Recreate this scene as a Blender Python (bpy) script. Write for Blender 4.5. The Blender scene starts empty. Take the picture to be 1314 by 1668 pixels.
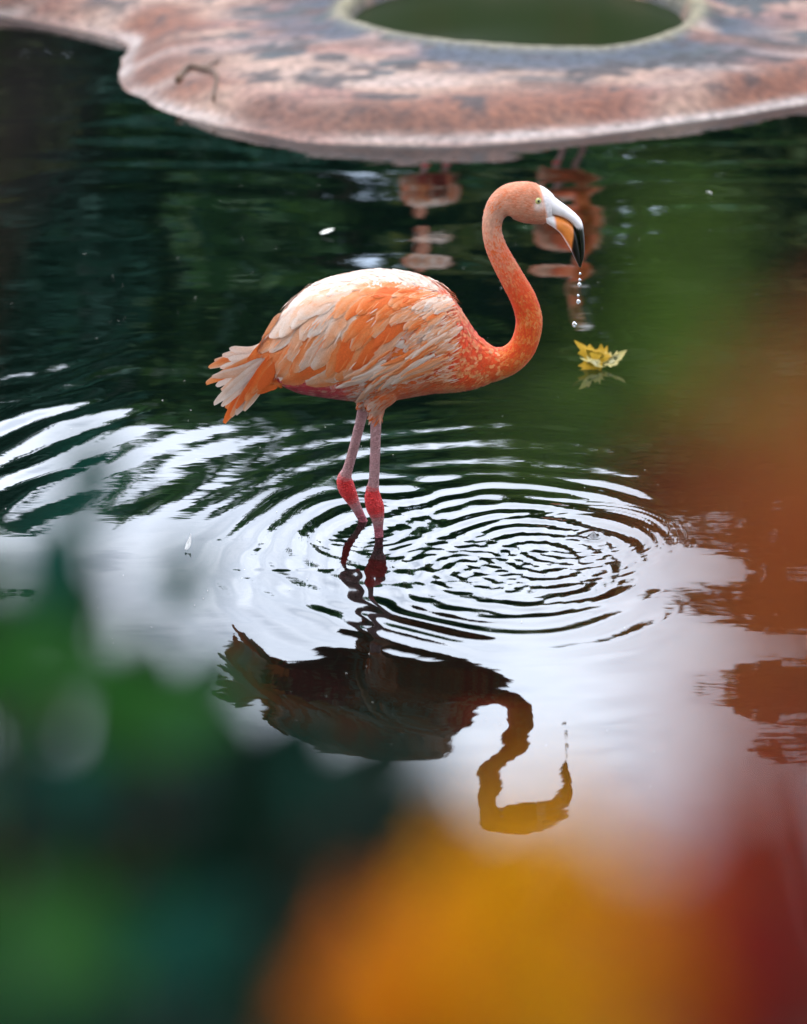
import bpy, bmesh, math, random
import numpy as np
from mathutils import Vector, Matrix, noise as mnoise
from mathutils.bvhtree import BVHTree

R = math.radians
random.seed(7)
rng = np.random.default_rng(7)
scene = bpy.context.scene
COL = scene.collection

# ------------------------------------------------------------------ camera
PITCH = R(22.0)
FPX = 100.0 / 36.0 * 1668.0            # focal length in photo pixels
PB = PITCH + math.atan(26.0 / FPX)      # pitch of the ray to the bird's feet
SL = 5.79
CAM = Vector((0.0, -SL * math.cos(PB), SL * math.sin(PB)))
FWD = Vector((0, math.cos(PITCH), -math.sin(PITCH)))
UP = Vector((0, math.sin(PITCH), math.cos(PITCH)))
KPX = SL / FPX                          # metres per photo pixel at the bird

cd = bpy.data.cameras.new('camera')
cd.sensor_fit = 'VERTICAL'; cd.sensor_height = 36.0; cd.lens = 100.0
cd.clip_start = 0.05; cd.clip_end = 2000
cd.dof.use_dof = True; cd.dof.focus_distance = 5.78; cd.dof.aperture_fstop = 2.8
cam = bpy.data.objects.new('camera', cd); COL.objects.link(cam)
cam.location = CAM; cam.rotation_euler = (math.pi / 2 - PITCH, 0, 0)
scene.camera = cam

# ------------------------------------------------------------------ world, sun, exposure
SUN_EL, SUN_AZ = R(62), R(305)          # azimuth clockwise from +Y
world = bpy.data.worlds.new('World'); scene.world = world; world.use_nodes = True
nt = world.node_tree; nt.nodes.clear()
sky = nt.nodes.new('ShaderNodeTexSky'); sky.sky_type = 'NISHITA'; sky.sun_disc = False
sky.sun_elevation = SUN_EL; sky.sun_rotation = SUN_AZ
tc = nt.nodes.new('ShaderNodeTexCoord')
nz = nt.nodes.new('ShaderNodeTexNoise'); nz.inputs['Scale'].default_value = 2.6; nz.inputs['Detail'].default_value = 6
nz.inputs['Roughness'].default_value = 0.55
rmp = nt.nodes.new('ShaderNodeValToRGB')
rmp.color_ramp.elements[0].position = 0.38; rmp.color_ramp.elements[0].color = (.2, .2, .2, 1)
rmp.color_ramp.elements[1].position = 0.52; rmp.color_ramp.elements[1].color = (1, 1, 1, 1)
mx = nt.nodes.new('ShaderNodeMix'); mx.data_type = 'RGBA'
mx.inputs['B'].default_value = (14.8, 16.1, 18.6, 1)      # bright cloud layer
bg = nt.nodes.new('ShaderNodeBackground'); bg.inputs['Strength'].default_value = 0.15
wo = nt.nodes.new('ShaderNodeOutputWorld')
L = nt.links.new
L(tc.outputs['Generated'], nz.inputs['Vector']); L(nz.outputs['Fac'], rmp.inputs['Fac'])
L(rmp.outputs['Color'], mx.inputs['Factor']); L(sky.outputs['Color'], mx.inputs['A'])
L(mx.outputs['Result'], bg.inputs['Color']); L(bg.outputs['Background'], wo.inputs['Surface'])

sd = bpy.data.lights.new('sun', 'SUN'); sd.energy = 0.5; sd.angle = R(14); sd.color = (1, .95, .88)
sun = bpy.data.objects.new('sun', sd); COL.objects.link(sun)
sdir = Vector((math.sin(SUN_AZ) * math.cos(SUN_EL), math.cos(SUN_AZ) * math.cos(SUN_EL), math.sin(SUN_EL)))
sun.rotation_euler = sdir.to_track_quat('Z', 'Y').to_euler(); sun.location = sdir * 50

scene.view_settings.view_transform = 'Standard'; scene.view_settings.look = 'None'
scene.view_settings.exposure = 1.56; scene.view_settings.gamma = 1.0
scene.view_settings.use_curve_mapping = False
scene.render.engine = 'CYCLES'
scene.cycles.use_denoising = True
scene.cycles.max_bounces = 6; scene.cycles.diffuse_bounces = 3; scene.cycles.glossy_bounces = 3; scene.cycles.transmission_bounces = 6

# ------------------------------------------------------------------ helpers
def ray(px, py):
    return (FWD + Vector((1, 0, 0)) * ((px - 657) / FPX) + UP * ((834 - py) / FPX))
def P(px, py, d):                        # point at distance d along the view axis
    return CAM + ray(px, py) * d
def PZ(px, py, z=0.0):                   # point on a level plane
    r = ray(px, py); return CAM + r * ((z - CAM.z) / r.z)
def PY(px, py, y=0.0):                   # point on a fore-and-aft plane
    r = ray(px, py); return CAM + r * ((y - CAM.y) / r.y)
def proj(p):                             # world arrays -> photo pixels
    p = np.asarray(p, dtype=float) - np.array(CAM)
    d = p @ np.array(FWD)
    return 657 + FPX * p[..., 0] / d, 834 - FPX * (p @ np.array(UP)) / d

def link(o, parent=None):
    COL.objects.link(o)
    if parent is not None: o.parent = parent
    return o
def tag(o, label=None, cat=None, group=None, kind=None):
    if label: o['label'] = label
    if cat: o['category'] = cat
    if group: o['group'] = group
    if kind: o['kind'] = kind
    return o
def empty(name, loc=(0, 0, 0)):
    o = bpy.data.objects.new(name, None); o.location = loc; o.empty_display_size = .05
    return link(o)
def meshobj(name, verts, faces, mat, parent=None, smooth=True, col=None, uv=None):
    me = bpy.data.meshes.new(name)
    me.from_pydata([tuple(v) for v in verts], [], faces)
    if smooth: me.polygons.foreach_set('use_smooth', [True] * len(me.polygons))
    if col is not None:
        a = me.color_attributes.new('col', 'FLOAT_COLOR', 'POINT')
        c = np.ones((len(verts), 4), dtype=np.float32); c[:, :3] = np.asarray(col)[:, :3]
        a.data.foreach_set('color', c.ravel())
    if uv is not None:
        u = me.uv_layers.new(name='UVMap')
        vi = np.zeros(len(me.loops), dtype=np.int32); me.loops.foreach_get('vertex_index', vi)
        u.data.foreach_set('uv', np.asarray(uv, dtype=np.float32)[vi].ravel())
    me.materials.append(mat); me.update()
    return link(bpy.data.objects.new(name, me), parent)

def catmull(pts, n):
    pts = np.asarray(pts, dtype=float); m = len(pts)
    ext = np.vstack([2 * pts[0] - pts[1], pts, 2 * pts[-1] - pts[-2]])
    out = []
    for i in range(m - 1):
        p0, p1, p2, p3 = ext[i:i + 4]
        for k in range(n):
            t = k / n
            out.append(.5 * ((2 * p1) + (-p0 + p2) * t + (2 * p0 - 5 * p1 + 4 * p2 - p3) * t * t + (-p0 + 3 * p1 - 3 * p2 + p3) * t ** 3))
    out.append(pts[-1]); return np.array(out)

def tube(path, rad, seg=10, yscale=None):
    """closed tube along 3D path; returns verts, faces"""
    path = np.asarray(path, dtype=float); n = len(path); rad = np.broadcast_to(np.asarray(rad, dtype=float), (n,))
    T = np.gradient(path, axis=0); T /= np.linalg.norm(T, axis=1)[:, None] + 1e-12
    ref = np.array([0, 1.0, 0]) if abs(T[:, 1]).mean() < .8 else np.array([1.0, 0, 0])
    V = []
    for i in range(n):
        b = ref - T[i] * (ref @ T[i]); b /= np.linalg.norm(b); a = np.cross(b, T[i])
        ys = 1.0 if yscale is None else yscale[i]
        for k in range(seg):
            th = 2 * math.pi * k / seg
            V.append(path[i] + rad[i] * (a * math.cos(th) + b * math.sin(th) * ys))
    F = []
    for i in range(n - 1):
        for k in range(seg):
            k2 = (k + 1) % seg
            F.append((i * seg + k, i * seg + k2, (i + 1) * seg + k2, (i + 1) * seg + k))
    F.append(tuple(range(seg - 1, -1, -1))); F.append(tuple((n - 1) * seg + k for k in range(seg)))
    return V, F

class MB:
    def __init__(s): s.v = []; s.f = []; s.c = []; s.uv = []
    def add(s, v, f, c=None, uv=None):
        o = len(s.v); s.v.extend(v); s.f.extend([tuple(i + o for i in q) for q in f])
        if c is not None:
            c = np.asarray(c)
            s.c.extend([c] * len(v) if c.ndim == 1 else list(c))
        if uv is not None: s.uv.extend(uv)
    def build(s, name, mat, parent=None, smooth=True):
        return meshobj(name, s.v, s.f, mat, parent, smooth, s.c if s.c else None, s.uv if s.uv else None)

def srgb(r, g, b):
    f = lambda u: (u / 255 / 12.92) if u / 255 <= .04045 else ((u / 255 + .055) / 1.055) ** 2.4
    return np.array([f(r), f(g), f(b)])

# ------------------------------------------------------------------ materials
def newmat(name):
    m = bpy.data.materials.new(name); m.use_nodes = True
    n = m.node_tree; b = n.nodes['Principled BSDF']
    return m, n, b
def N(n, t, **kw):
    x = n.nodes.new(t)
    for k, v in kw.items():
        if k in x.inputs: x.inputs[k].default_value = v
        else: setattr(x, k, v)
    return x
def bump(n, b, height, strength, dist):
    bp = N(n, 'ShaderNodeBump', Strength=strength, Distance=dist)
    n.links.new(height, bp.inputs['Height']); n.links.new(bp.outputs['Normal'], b.inputs['Normal'])
def attr_mat(name, rough=.6, noise_scale=60, amount=.15, sheen=0.0, bump_d=0.001, spec=.3, trans=0.0, coat=0.0, barbs=False):
    m, n, b = newmat(name)
    at = N(n, 'ShaderNodeAttribute', attribute_name='col')
    tcn = N(n, 'ShaderNodeTexCoord')
    tx = N(n, 'ShaderNodeTexNoise', Scale=noise_scale, Detail=3.0)
    src = tcn.outputs['Object']
    if barbs:
        mp = N(n, 'ShaderNodeMapping'); mp.inputs['Scale'].default_value = (2.5, 16.0, 1.0)
        sx = N(n, 'ShaderNodeSeparateXYZ'); n.links.new(tcn.outputs['UV'], sx.inputs[0])
        ab = N(n, 'ShaderNodeMath', operation='ABSOLUTE'); n.links.new(sx.outputs[0], ab.inputs[0])
        ml = N(n, 'ShaderNodeMath', operation='MULTIPLY_ADD'); n.links.new(ab.outputs[0], ml.inputs[0])
        ml.inputs[1].default_value = -.22; n.links.new(sx.outputs[1], ml.inputs[2])
        cx = N(n, 'ShaderNodeCombineXYZ'); n.links.new(sx.outputs[0], cx.inputs[0]); n.links.new(ml.outputs[0], cx.inputs[1])
        oi = N(n, 'ShaderNodeObjectInfo'); n.links.new(oi.outputs['Random'], cx.inputs[2])
        n.links.new(cx.outputs[0], mp.inputs['Vector']); src = mp.outputs['Vector']; tx.inputs['Scale'].default_value = 3.0
    n.links.new(src, tx.inputs['Vector'])
    mr = N(n, 'ShaderNodeMapRange'); mr.inputs['From Min'].default_value = .25; mr.inputs['From Max'].default_value = .75
    mr.inputs['To Min'].default_value = 1 - amount; mr.inputs['To Max'].default_value = 1 + amount * .35
    n.links.new(tx.outputs['Fac'], mr.inputs['Value'])
    mu = N(n, 'ShaderNodeVectorMath', operation='SCALE')
    n.links.new(at.outputs['Color'], mu.inputs[0]); n.links.new(mr.outputs['Result'], mu.inputs['Scale'])
    n.links.new(mu.outputs[0], b.inputs['Base Color'])
    b.inputs['Roughness'].default_value = rough; b.inputs['Specular IOR Level'].default_value = spec
    b.inputs['Sheen Weight'].default_value = sheen; b.inputs['Coat Weight'].default_value = coat
    if bump_d: bump(n, b, tx.outputs['Fac'], .6, bump_d)
    if trans:
        tr = N(n, 'ShaderNodeBsdfTranslucent'); n.links.new(mu.outputs[0], tr.inputs['Color'])
        ms = N(n, 'ShaderNodeMixShader', Fac=trans)
        out = n.nodes['Material Output']
        n.links.new(b.outputs[0], ms.inputs[1]); n.links.new(tr.outputs[0], ms.inputs[2]); n.links.new(ms.outputs[0], out.inputs['Surface'])
    return m

M_feather = attr_mat('feather', rough=.6, amount=.22, sheen=.15, bump_d=.0012, spec=.25, trans=.18, barbs=True)
M_plume = attr_mat('plumage', rough=.7, noise_scale=180, amount=.12, sheen=.15, bump_d=.0004, spec=.2, trans=.12)
M_skin = attr_mat('bird_body', rough=.6, noise_scale=210, amount=.25, bump_d=.0012, spec=.35)
M_leg = attr_mat('scaly_leg', rough=.5, noise_scale=120, amount=.25, bump_d=0, spec=.4)
_n = M_leg.node_tree; _b = _n.nodes['Principled BSDF']
_tc = N(_n, 'ShaderNodeTexCoord'); _mp = N(_n, 'ShaderNodeMapping'); _mp.inputs['Scale'].default_value = (1.0, 1.0, 1.9)
_v = N(_n, 'ShaderNodeTexVoronoi', feature='DISTANCE_TO_EDGE', Scale=150.0)
_n.links.new(_tc.outputs['Object'], _mp.inputs[0]); _n.links.new(_mp.outputs[0], _v.inputs['Vector'])
bump(_n, _b, _v.outputs['Distance'], 1.0, .006)
_mr = N(_n, 'ShaderNodeMapRange'); _mr.inputs['From Max'].default_value = .12; _mr.inputs['To Min'].default_value = .70; _mr.inputs['To Max'].default_value = 1.08
_n.links.new(_v.outputs['Distance'], _mr.inputs['Value'])
_sc = N(_n, 'ShaderNodeVectorMath', operation='SCALE'); _src = _b.inputs['Base Color'].links[0].from_socket
_n.links.new(_src, _sc.inputs[0]); _n.links.new(_mr.outputs['Result'], _sc.inputs['Scale']); _n.links.new(_sc.outputs[0], _b.inputs['Base Color'])
M_bill = attr_mat('bill', rough=.28, noise_scale=90, amount=.12, bump_d=.0003, spec=.5)
M_eye = attr_mat('eye', rough=.08, noise_scale=300, amount=.05, bump_d=0, spec=.6, coat=.6)
M_leaf = attr_mat('leaf', rough=.5, noise_scale=30, amount=.35, bump_d=.0006, spec=.06, trans=.42)
M_glow = attr_mat('autumn_leaf', rough=.5, noise_scale=30, amount=.25, bump_d=.0006, spec=.08, trans=.62)
M_crown = attr_mat('crown_leaf', rough=.55, noise_scale=3, amount=.2, bump_d=0, spec=.25, trans=.3)

def bark_mat(name, c1, c2):
    m, n, b = newmat(name)
    tcn = N(n, 'ShaderNodeTexCoord'); mp = N(n, 'ShaderNodeMapping'); mp.inputs['Scale'].default_value = (1, 1, .2)
    tx = N(n, 'ShaderNodeTexNoise', Scale=14.0, Detail=5.0)
    cr = N(n, 'ShaderNodeValToRGB'); cr.color_ramp.elements[0].color = (*c1, 1); cr.color_ramp.elements[1].color = (*c2, 1)
    cr.color_ramp.elements[0].position = .35; cr.color_ramp.elements[1].position = .65
    n.links.new(tcn.outputs['Object'], mp.inputs[0]); n.links.new(mp.outputs[0], tx.inputs['Vector'])
    n.links.new(tx.outputs['Fac'], cr.inputs[0]); n.links.new(cr.outputs[0], b.inputs['Base Color'])
    b.inputs['Roughness'].default_value = .85; bump(n, b, tx.outputs['Fac'], .8, .02)
    return m
M_bark = bark_mat('bark', (.03, .02, .015), (.13, .09, .06))
M_twig = bark_mat('twig', (.05, .03, .02), (.12, .07, .04))

# ------------------------------------------------------------------ water
def s_curve(x): x = np.clip(x, 0, 1); return x * x * (3 - 2 * x)

def spaced(a, b, fine0, fine1, fine, grow, mx_):
    xs = list(np.arange(fine0, fine1 + 1e-6, fine))
    s = fine; x = xs[-1]
    while x < b: s = min(s * grow, mx_ if abs(x) < 9 else 20); x += s; xs.append(x)
    s = fine; x = xs[0]; lo = []
    while x > a: s = min(s * grow, mx_ if abs(x) < 9 else 20); x -= s; lo.append(x)
    return np.array(lo[::-1] + xs)

def vnoise(x, y, seed):                  # cheap smooth value noise on arrays
    r = np.random.default_rng(seed); n = 256
    tab = r.random((n, n))
    xi = np.floor(x).astype(int); yi = np.floor(y).astype(int); fx = s_curve(x - xi); fy = s_curve(y - yi)
    g = lambda i, j: tab[i % n, j % n]
    return (g(xi, yi) * (1 - fx) + g(xi + 1, yi) * fx) * (1 - fy) + (g(xi, yi + 1) * (1 - fx) + g(xi + 1, yi + 1) * fx) * fy - .5

def pw(px, py): p = PZ(px, py); return p.x, p.y
def water_height(X, Y):
    H = np.zeros_like(X)
    wob = vnoise(X * 5, Y * 5, 1) * .034 + vnoise(X * 13, Y * 13, 2) * .007
    wob2 = vnoise(X * 2.2, Y * 2.2, 3) * .10
    xr = pw(1115, 940)[0]
    def ring(px, py, r0, r1, lam, slope, fade, phase=0., w=1., chirp=0., gate=None, brk=1.1):
        nonlocal H
        cx, cy = pw(px, py)
        r = np.hypot(X - cx, Y - cy)
        th = np.arctan2(Y - cy, X - cx)
        rr = r + w * wob + (w * wob2 * .5 if r1 > .4 else 0)
        env = s_curve((r - r0) / max(fade, 1e-3) + .5) * s_curve((r1 - r) / max(fade * 2, 1e-3) + .5)
        mod = np.clip(.72 + brk * (vnoise(th * 1.7 + 7 * phase + 20, r * 3.5 + 11 * phase, 5 + int(phase * 3)) + .25 * vnoise(th * 5 + 3 * phase + 20, r * 14, 25 + int(phase * 3))), 0, 1.6)
        if gate: env = env * s_curve((Y + vnoise(X * 3, Y * 3, 33) * .25 - gate[0]) / gate[1])
        if lam > .03: env = env * s_curve((xr - X) / .16)
        if lam > .045 and r1 < .9: env = env * s_curve((.36 - Y + vnoise(X * 2.5, Y * 2.5, 37) * .15) / .16)
        H += env * mod * slope * lam / (2 * math.pi) * np.cos(2 * math.pi * (rr / lam + chirp * rr * rr) + phase)
    left = s_curve((-.46 - X) / .35)
    ring(964, 872, .012, .17, .017, .09, .05, .3, .2, -6)
    ring(930, 890, .02, .20, .028, .085, .06, 1.4, .7)
    ring(885, 912, .04, .28, .042, .070, .08, 2.2, 1.1, 0, None, 1.7)
    ring(850, 925, .14, .40, .064, .080, .10, .7, 1.4, 0, None, 1.8)
    ring(825, 930, .28, .56, .092, .072, .12, 2.9, 1.6, 0, (-.66, .2), 1.7)
    ring(790, 930, .50, .82, .105, .028, .15, .2, 1.8, 0, (-.15, .2), 2.2)
    ring(825, 930, .45, 1.1, .120, .018, .2, .9, 1.5, 0, None, 1.0)
    H0 = H; H = np.zeros_like(X)
    ring(760, 935, .95, 1.5, .125, .066, .3, 1.1, 1.7, 0, (.0, .25), 1.8)
    H = H0 + H * left
    for k, (qx, qy, rr_, lam) in enumerate(((820, 900, .17, .017), (900, 935, .16, .019), (760, 930, .16, .021), (860, 960, .15, .018), (940, 900, .16, .016), (800, 950, .2, .03), (700, 915, .14, .026))):
        ring(qx, qy, .01, rr_, lam * 1.2, .05, .05, .9 + 1.3 * k, .8)
    ring(617, 872, .0, .16, .022, .06, .04, .5, .3)
    ring(592, 848, .0, .16, .022, .06, .04, 1.5, .3)
    ring(640, 880, .05, .40, .065, .022, .15, 1.9, 1.2, 0, None, 1.8)
    # low chop, longer across the view than along it
    far = s_curve((Y - .3) / 2.0)
    for k, (sx, sy, a) in enumerate(((1.1, 3.2, .030), (2.3, 7.0, .022), (4.5, 15.0, .012), (8, 27, .007))):
        H += vnoise(X * sx + 3 * k, Y * sy + vnoise(X * 1.3, Y * 1.3, 30 + k) * 2, 40 + k) * a / sy * ((.85, .55, .18, .08)[k] + .40 * far) * .9
    # splash left by a falling drop
    cx, cy = pw(966, 876); r = np.hypot(X - cx, Y - cy)
    H += .014 * np.exp(-(r / .006) ** 2) + .0025 * np.exp(-((r - .022) / .006) ** 2) * (1 + 1.2 * vnoise(np.arctan2(Y - cy, X - cx) * 3 + 9, X * 0 + 2, 77))
    return H

xs = spaced(-70, 70, -.80, .80, .0062, 1.035, .035)
ys = spaced(-6.0, 16, -.75, .95, .0062, 1.025, .028)
XX, YY = np.meshgrid(xs, ys)
ZZ = water_height(XX, YY)
ZZ *= s_curve((8.5 - np.abs(XX)) / 2) * s_curve((9 - YY) / 2)
nx, ny = len(xs), len(ys)
me = bpy.data.meshes.new('water')
co = np.stack([XX, YY, ZZ], -1).reshape(-1, 3).astype(np.float32)
me.vertices.add(nx * ny); me.vertices.foreach_set('co', co.ravel())
ii = (np.arange(ny - 1)[:, None] * nx + np.arange(nx - 1)[None, :]).ravel()
quad = np.stack([ii, ii + 1, ii + 1 + nx, ii + nx], -1).astype(np.int32)
me.loops.add(quad.size); me.loops.foreach_set('vertex_index', quad.ravel())
me.polygons.add(len(quad)); me.polygons.foreach_set('loop_start', np.arange(0, quad.size, 4, dtype=np.int32))
me.polygons.foreach_set('use_smooth', np.ones(len(quad), dtype=bool))
me.update(calc_edges=True)
M_water, n, b = newmat('pond_water')
b.inputs['Base Color'].default_value = (.0010, .0026, .0018, 1); b.inputs['Roughness'].default_value = .015
b.inputs['IOR'].default_value = 1.6
tcn = N(n, 'ShaderNodeTexCoord'); mp = N(n, 'ShaderNodeMapping'); mp.inputs['Scale'].default_value = (9, 26, 1)
t1 = N(n, 'ShaderNodeTexNoise', Scale=1.0, Detail=2.0)
n.links.new(tcn.outputs['Object'], mp.inputs[0]); n.links.new(mp.outputs[0], t1.inputs['Vector'])
bump(n, b, t1.outputs['Fac'], .12, .0015)
me.materials.append(M_water)
water = link(bpy.data.objects.new('water', me)); tag(water, 'dark rippled pond water reflecting trees and white sky', kind='structure')

# ------------------------------------------------------------------ ground: banks round the pond, one sheet to the horizon
gx = spaced(-900, 900, -14, 14, .5, 1.25, 60); gy = spaced(-900, 900, -12, 18, .5, 1.25, 60)
GX, GY = np.meshgrid(gx, gy)
def ground_h(X, Y):
    wob = vnoise(X * .5, Y * .5, 12) * 1.2
    near = s_curve((-2.6 - Y + wob * .3) / 1.6)
    far = s_curve((Y - 10.5 + wob) / 2.5)
    side = s_curve((np.abs(X) - 8 + wob) / 2.5)
    up = np.maximum(np.maximum(near, far), side)
    return -.45 + up * (.95 + vnoise(X * .8, Y * .8, 14) * .18) + far * .15
GZ = ground_h(GX, GY)
nx2 = len(gx)
gv = np.stack([GX, GY, GZ], -1).reshape(-1, 3)
gf = [(j * nx2 + i, j * nx2 + i + 1, (j + 1) * nx2 + i + 1, (j + 1) * nx2 + i) for j in range(len(gy) - 1) for i in range(nx2 - 1)]
M_ground, n, b = newmat('bank_ground')
tcn = N(n, 'ShaderNodeTexCoord'); t1 = N(n, 'ShaderNodeTexNoise', Scale=1.4, Detail=8.0)
cr = N(n, 'ShaderNodeValToRGB'); cr.color_ramp.elements[0].color = (.035, .028, .018, 1); cr.color_ramp.elements[1].color = (.045, .075, .02, 1)
cr.color_ramp.elements[0].position = .4; cr.color_ramp.elements[1].position = .6
n.links.new(tcn.outputs['Object'], t1.inputs['Vector']); n.links.new(t1.outputs['Fac'], cr.inputs[0]); n.links.new(cr.outputs[0], b.inputs['Base Color'])
b.inputs['Roughness'].default_value = .95; bump(n, b, t1.outputs['Fac'], 1, .08)
ground = meshobj('ground', gv, gf, M_ground); tag(ground, 'earth and grass bank round the pond', kind='structure')

# ------------------------------------------------------------------ island of weathered concrete with a round basin
shore_px = [(-420, 20), (-250, 38), (-120, 36), (0, 46), (70, 60), (140, 70), (190, 84), (203, 98), (193, 118), (184, 142), (198, 166), (240, 192), (300, 212), (380, 229), (470, 241),
            (560, 247), (700, 250), (850, 246), (1000, 236), (1150, 217), (1314, 192), (1500, 165), (1750, 130), (2000, 80)]
sp = [pw(p[0], p[1] - 15) for p in shore_px]
sp = [tuple(q) for q in catmull(sp, 4)]
sp += [(sp[-1][0] + .6, 8.2), (1.5, 9.0), (-2.5, 8.8), (sp[0][0] - .4, 7.6)]
poly = np.array(sp)
def sdist(X, Y):
    p = np.stack([X.ravel(), Y.ravel()], -1); best = np.full(len(p), 1e9); inside = np.zeros(len(p), bool)
    for i in range(len(poly)):
        a = poly[i]; c = poly[(i + 1) % len(poly)]; e = c - a
        t = np.clip(((p - a) @ e) / (e @ e + 1e-12), 0, 1)
        best = np.minimum(best, np.hypot(*(p - a - t[:, None] * e).T))
        cond = (a[1] > p[:, 1]) != (c[1] > p[:, 1])
        xint = a[0] + (p[:, 1] - a[1]) / (e[1] + 1e-12) * e[0]
        inside ^= cond & (p[:, 0] < xint)
    return np.where(inside, best, -best).reshape(X.shape)
bc = PZ(845, 8, .15); BR = .575
ix = np.concatenate([np.arange(-4.6, -2.2, .08), np.arange(-2.2, 2.4, .026), np.arange(2.4, 5.2, .08)])
iy = np.concatenate([np.arange(2.6, 5.3, .024), np.arange(5.3, 9.6, .08)])
IX, IY = np.meshgrid(ix, iy)
S = sdist(IX, IY) + vnoise(IX * 4, IY * 4, 61) * .05 + vnoise(IX * 11, IY * 11, 62) * .018
rb = np.hypot(IX - bc.x, IY - bc.y) * (1 + .03 * vnoise(np.arctan2(IY - bc.y, IX - bc.x) * 2 + 8, IX * 0, 63))
IZ = np.where(S > 0, .075 * s_curve(S / .20) + .055 * s_curve(S / .9) + .02 * s_curve(S / 2.2), S * .9)
IZ = np.maximum(IZ, -.4)
IZ += np.where(S > .06, (vnoise(IX * 3, IY * 3, 64) * .022 + vnoise(IX * 9, IY * 9, 65) * .010 + vnoise(IX * 24, IY * 24, 66) * .004) * s_curve(S / .3), 0)
IZ += .018 * np.exp(-((rb - BR - .05) / .045) ** 2) - .14 * s_curve((BR + .015 - rb) / .06)
# painted and bare concrete (a thing of the surface itself): blue-grey paint round the basin, pink render, ochre edge
pink = srgb(196, 148, 134); pink2 = srgb(226, 190, 170); ochre = srgb(158, 92, 58); blue = srgb(46, 84, 112); blue2 = srgb(120, 138, 148); dark = srgb(62, 58, 62); rimc = srgb(176, 170, 138); line = srgb(240, 230, 226)
def mixc(a, bb, f): f = np.clip(f, 0, 1)[..., None]; return a * (1 - f) + bb * f
C = np.broadcast_to(pink, IX.shape + (3,)).copy()
C = mixc(C, pink2, s_curve(.5 + 2.2 * (vnoise(IX * 3 + 9, IY * 6, 71) + .5 * vnoise(IX * 8, IY * 14, 72))))
C = mixc(C, ochre, s_curve((.42 - S) / .22) * s_curve(.55 + 1.6 * vnoise(IX * 3.5, IY * 5, 73)) * .9)
C = mixc(C, line * .95, s_curve(.1 + 3 * (vnoise(IX * 2 + 3, IY * 9, 78)) - .4) * .5)
bl = s_curve(((1.10 - rb) / .40)) * s_curve(.74 + 2.6 * (vnoise(IX * 3.2, IY * 5.5, 74) + .6 * vnoise(IX * 9, IY * 13, 75)))
C = mixc(C, blue, bl * .9)
bl2 = s_curve((vnoise(IX * 5 + 40, IY * 9, 76) + .6 * vnoise(IX * 14, IY * 22, 77) + .35 * vnoise(IX * 34, IY * 40, 89) - .12) / .10) * s_curve((S - .25) / .2)
C = mixc(C, blue2 * .42, bl2 * .95)
sp_ = s_curve((vnoise(IX * 9 + 4, IY * 12, 79) + .4 * vnoise(IX * 25, IY * 30, 80) - .28) / .05) * s_curve((S - .08) / .1)
C = mixc(C, dark, sp_ * .85)
C = mixc(C, rimc, np.exp(-((rb - BR - .035) / .035) ** 2) * 1.1)
C = mixc(C, srgb(40, 52, 26), s_curve((BR - .01 - rb) / .04))
C = mixc(C, line, np.exp(-((IZ - .009) / .009) ** 2) * (S < .2) * s_curve(.75 + 1.3 * vnoise(IX * 3, IY * 3, 85)))
C = mixc(C, srgb(50, 48, 38), s_curve((.002 - IZ) / .02) * (S < .2))
C = mixc(C, srgb(120, 74, 54), s_curve((vnoise(IX * 2.2 + 70, IY * 7, 86) + .6 * vnoise(IX * 7, IY * 18, 87) + .3 * vnoise(IX * 20, IY * 34, 88) - .05) / .3) * .55 * (rb > BR + .1) * (S > .03))
C *= np.array([.36, .33, .305])
nxi = len(ix)
iv = np.stack([IX, IY, IZ], -1).reshape(-1, 3)
jj = (np.arange(len(iy) - 1)[:, None] * nxi + np.arange(nxi - 1)[None, :]).ravel()
keep = (IZ.ravel()[jj] > -.39) | (IZ.ravel()[jj + nxi + 1] > -.39)
ifc = [(int(k), int(k) + 1, int(k) + 1 + nxi, int(k) + nxi) for k in jj[keep]]
M_conc = attr_mat('weathered_concrete', rough=.72, noise_scale=34, amount=.6, bump_d=.012, spec=.35)
island = meshobj('island', iv, ifc, M_conc, col=C.reshape(-1, 3)); tag(island, 'low pink and blue weathered concrete island behind the flamingo', kind='structure')
bw = [(bc.x, bc.y, .093)] + [(bc.x + (BR + .03) * math.cos(a), bc.y + (BR + .03) * math.sin(a), .093) for a in np.linspace(0, 2 * math.pi, 49)[:-1]]
M_bw, n, b = newmat('basin_water'); b.inputs['Base Color'].default_value = (.008, .014, .003, 1); b.inputs['Roughness'].default_value = .3; b.inputs['IOR'].default_value = 1.10
basin = meshobj('basin_water', bw, [(0, i + 1, (i + 1) % 48 + 1) for i in range(48)], M_bw); tag(basin, 'still green water in the round island basin', kind='structure')

# ------------------------------------------------------------------ trees round the pond
def make_crown(blobs, count, size, palette, seed):
    r = np.random.default_rng(seed); mb = MB()
    wts = np.array([b_[3] * b_[4] * b_[5] for b_ in blobs]); wts /= wts.sum()
    for _ in range(count):
        bb = blobs[r.choice(len(blobs), p=wts)]
        d = r.normal(size=3); d /= np.linalg.norm(d); q = r.random() ** .45
        q *= .8 + .35 * mnoise.noise(Vector(d * 2.3) + Vector(bb[:3]))
        p = np.array(bb[:3]) + d * q * np.array(bb[3:6])
        s = size * r.uniform(.6, 1.5); nrm = r.normal(size=3) + np.array([0, 0, .8]); nrm /= np.linalg.norm(nrm)
        t = np.cross(nrm, r.normal(size=3)); t /= np.linalg.norm(t); u = np.cross(nrm, t)
        c = palette[r.integers(len(palette))] * r.uniform(.6, 1.4)
        v = [p - t * s, p + u * s * .42 - t * .1 * s, p + t * s - nrm * s * .15, p - u * s * .42 - t * .1 * s]
        mb.add(v, [(0, 1, 2, 3)], c)
    return mb
GREENS = [np.array(c) for c in ((.035, .10, .03), (.05, .13, .035), (.03, .09, .05), (.07, .15, .03))]
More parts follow.
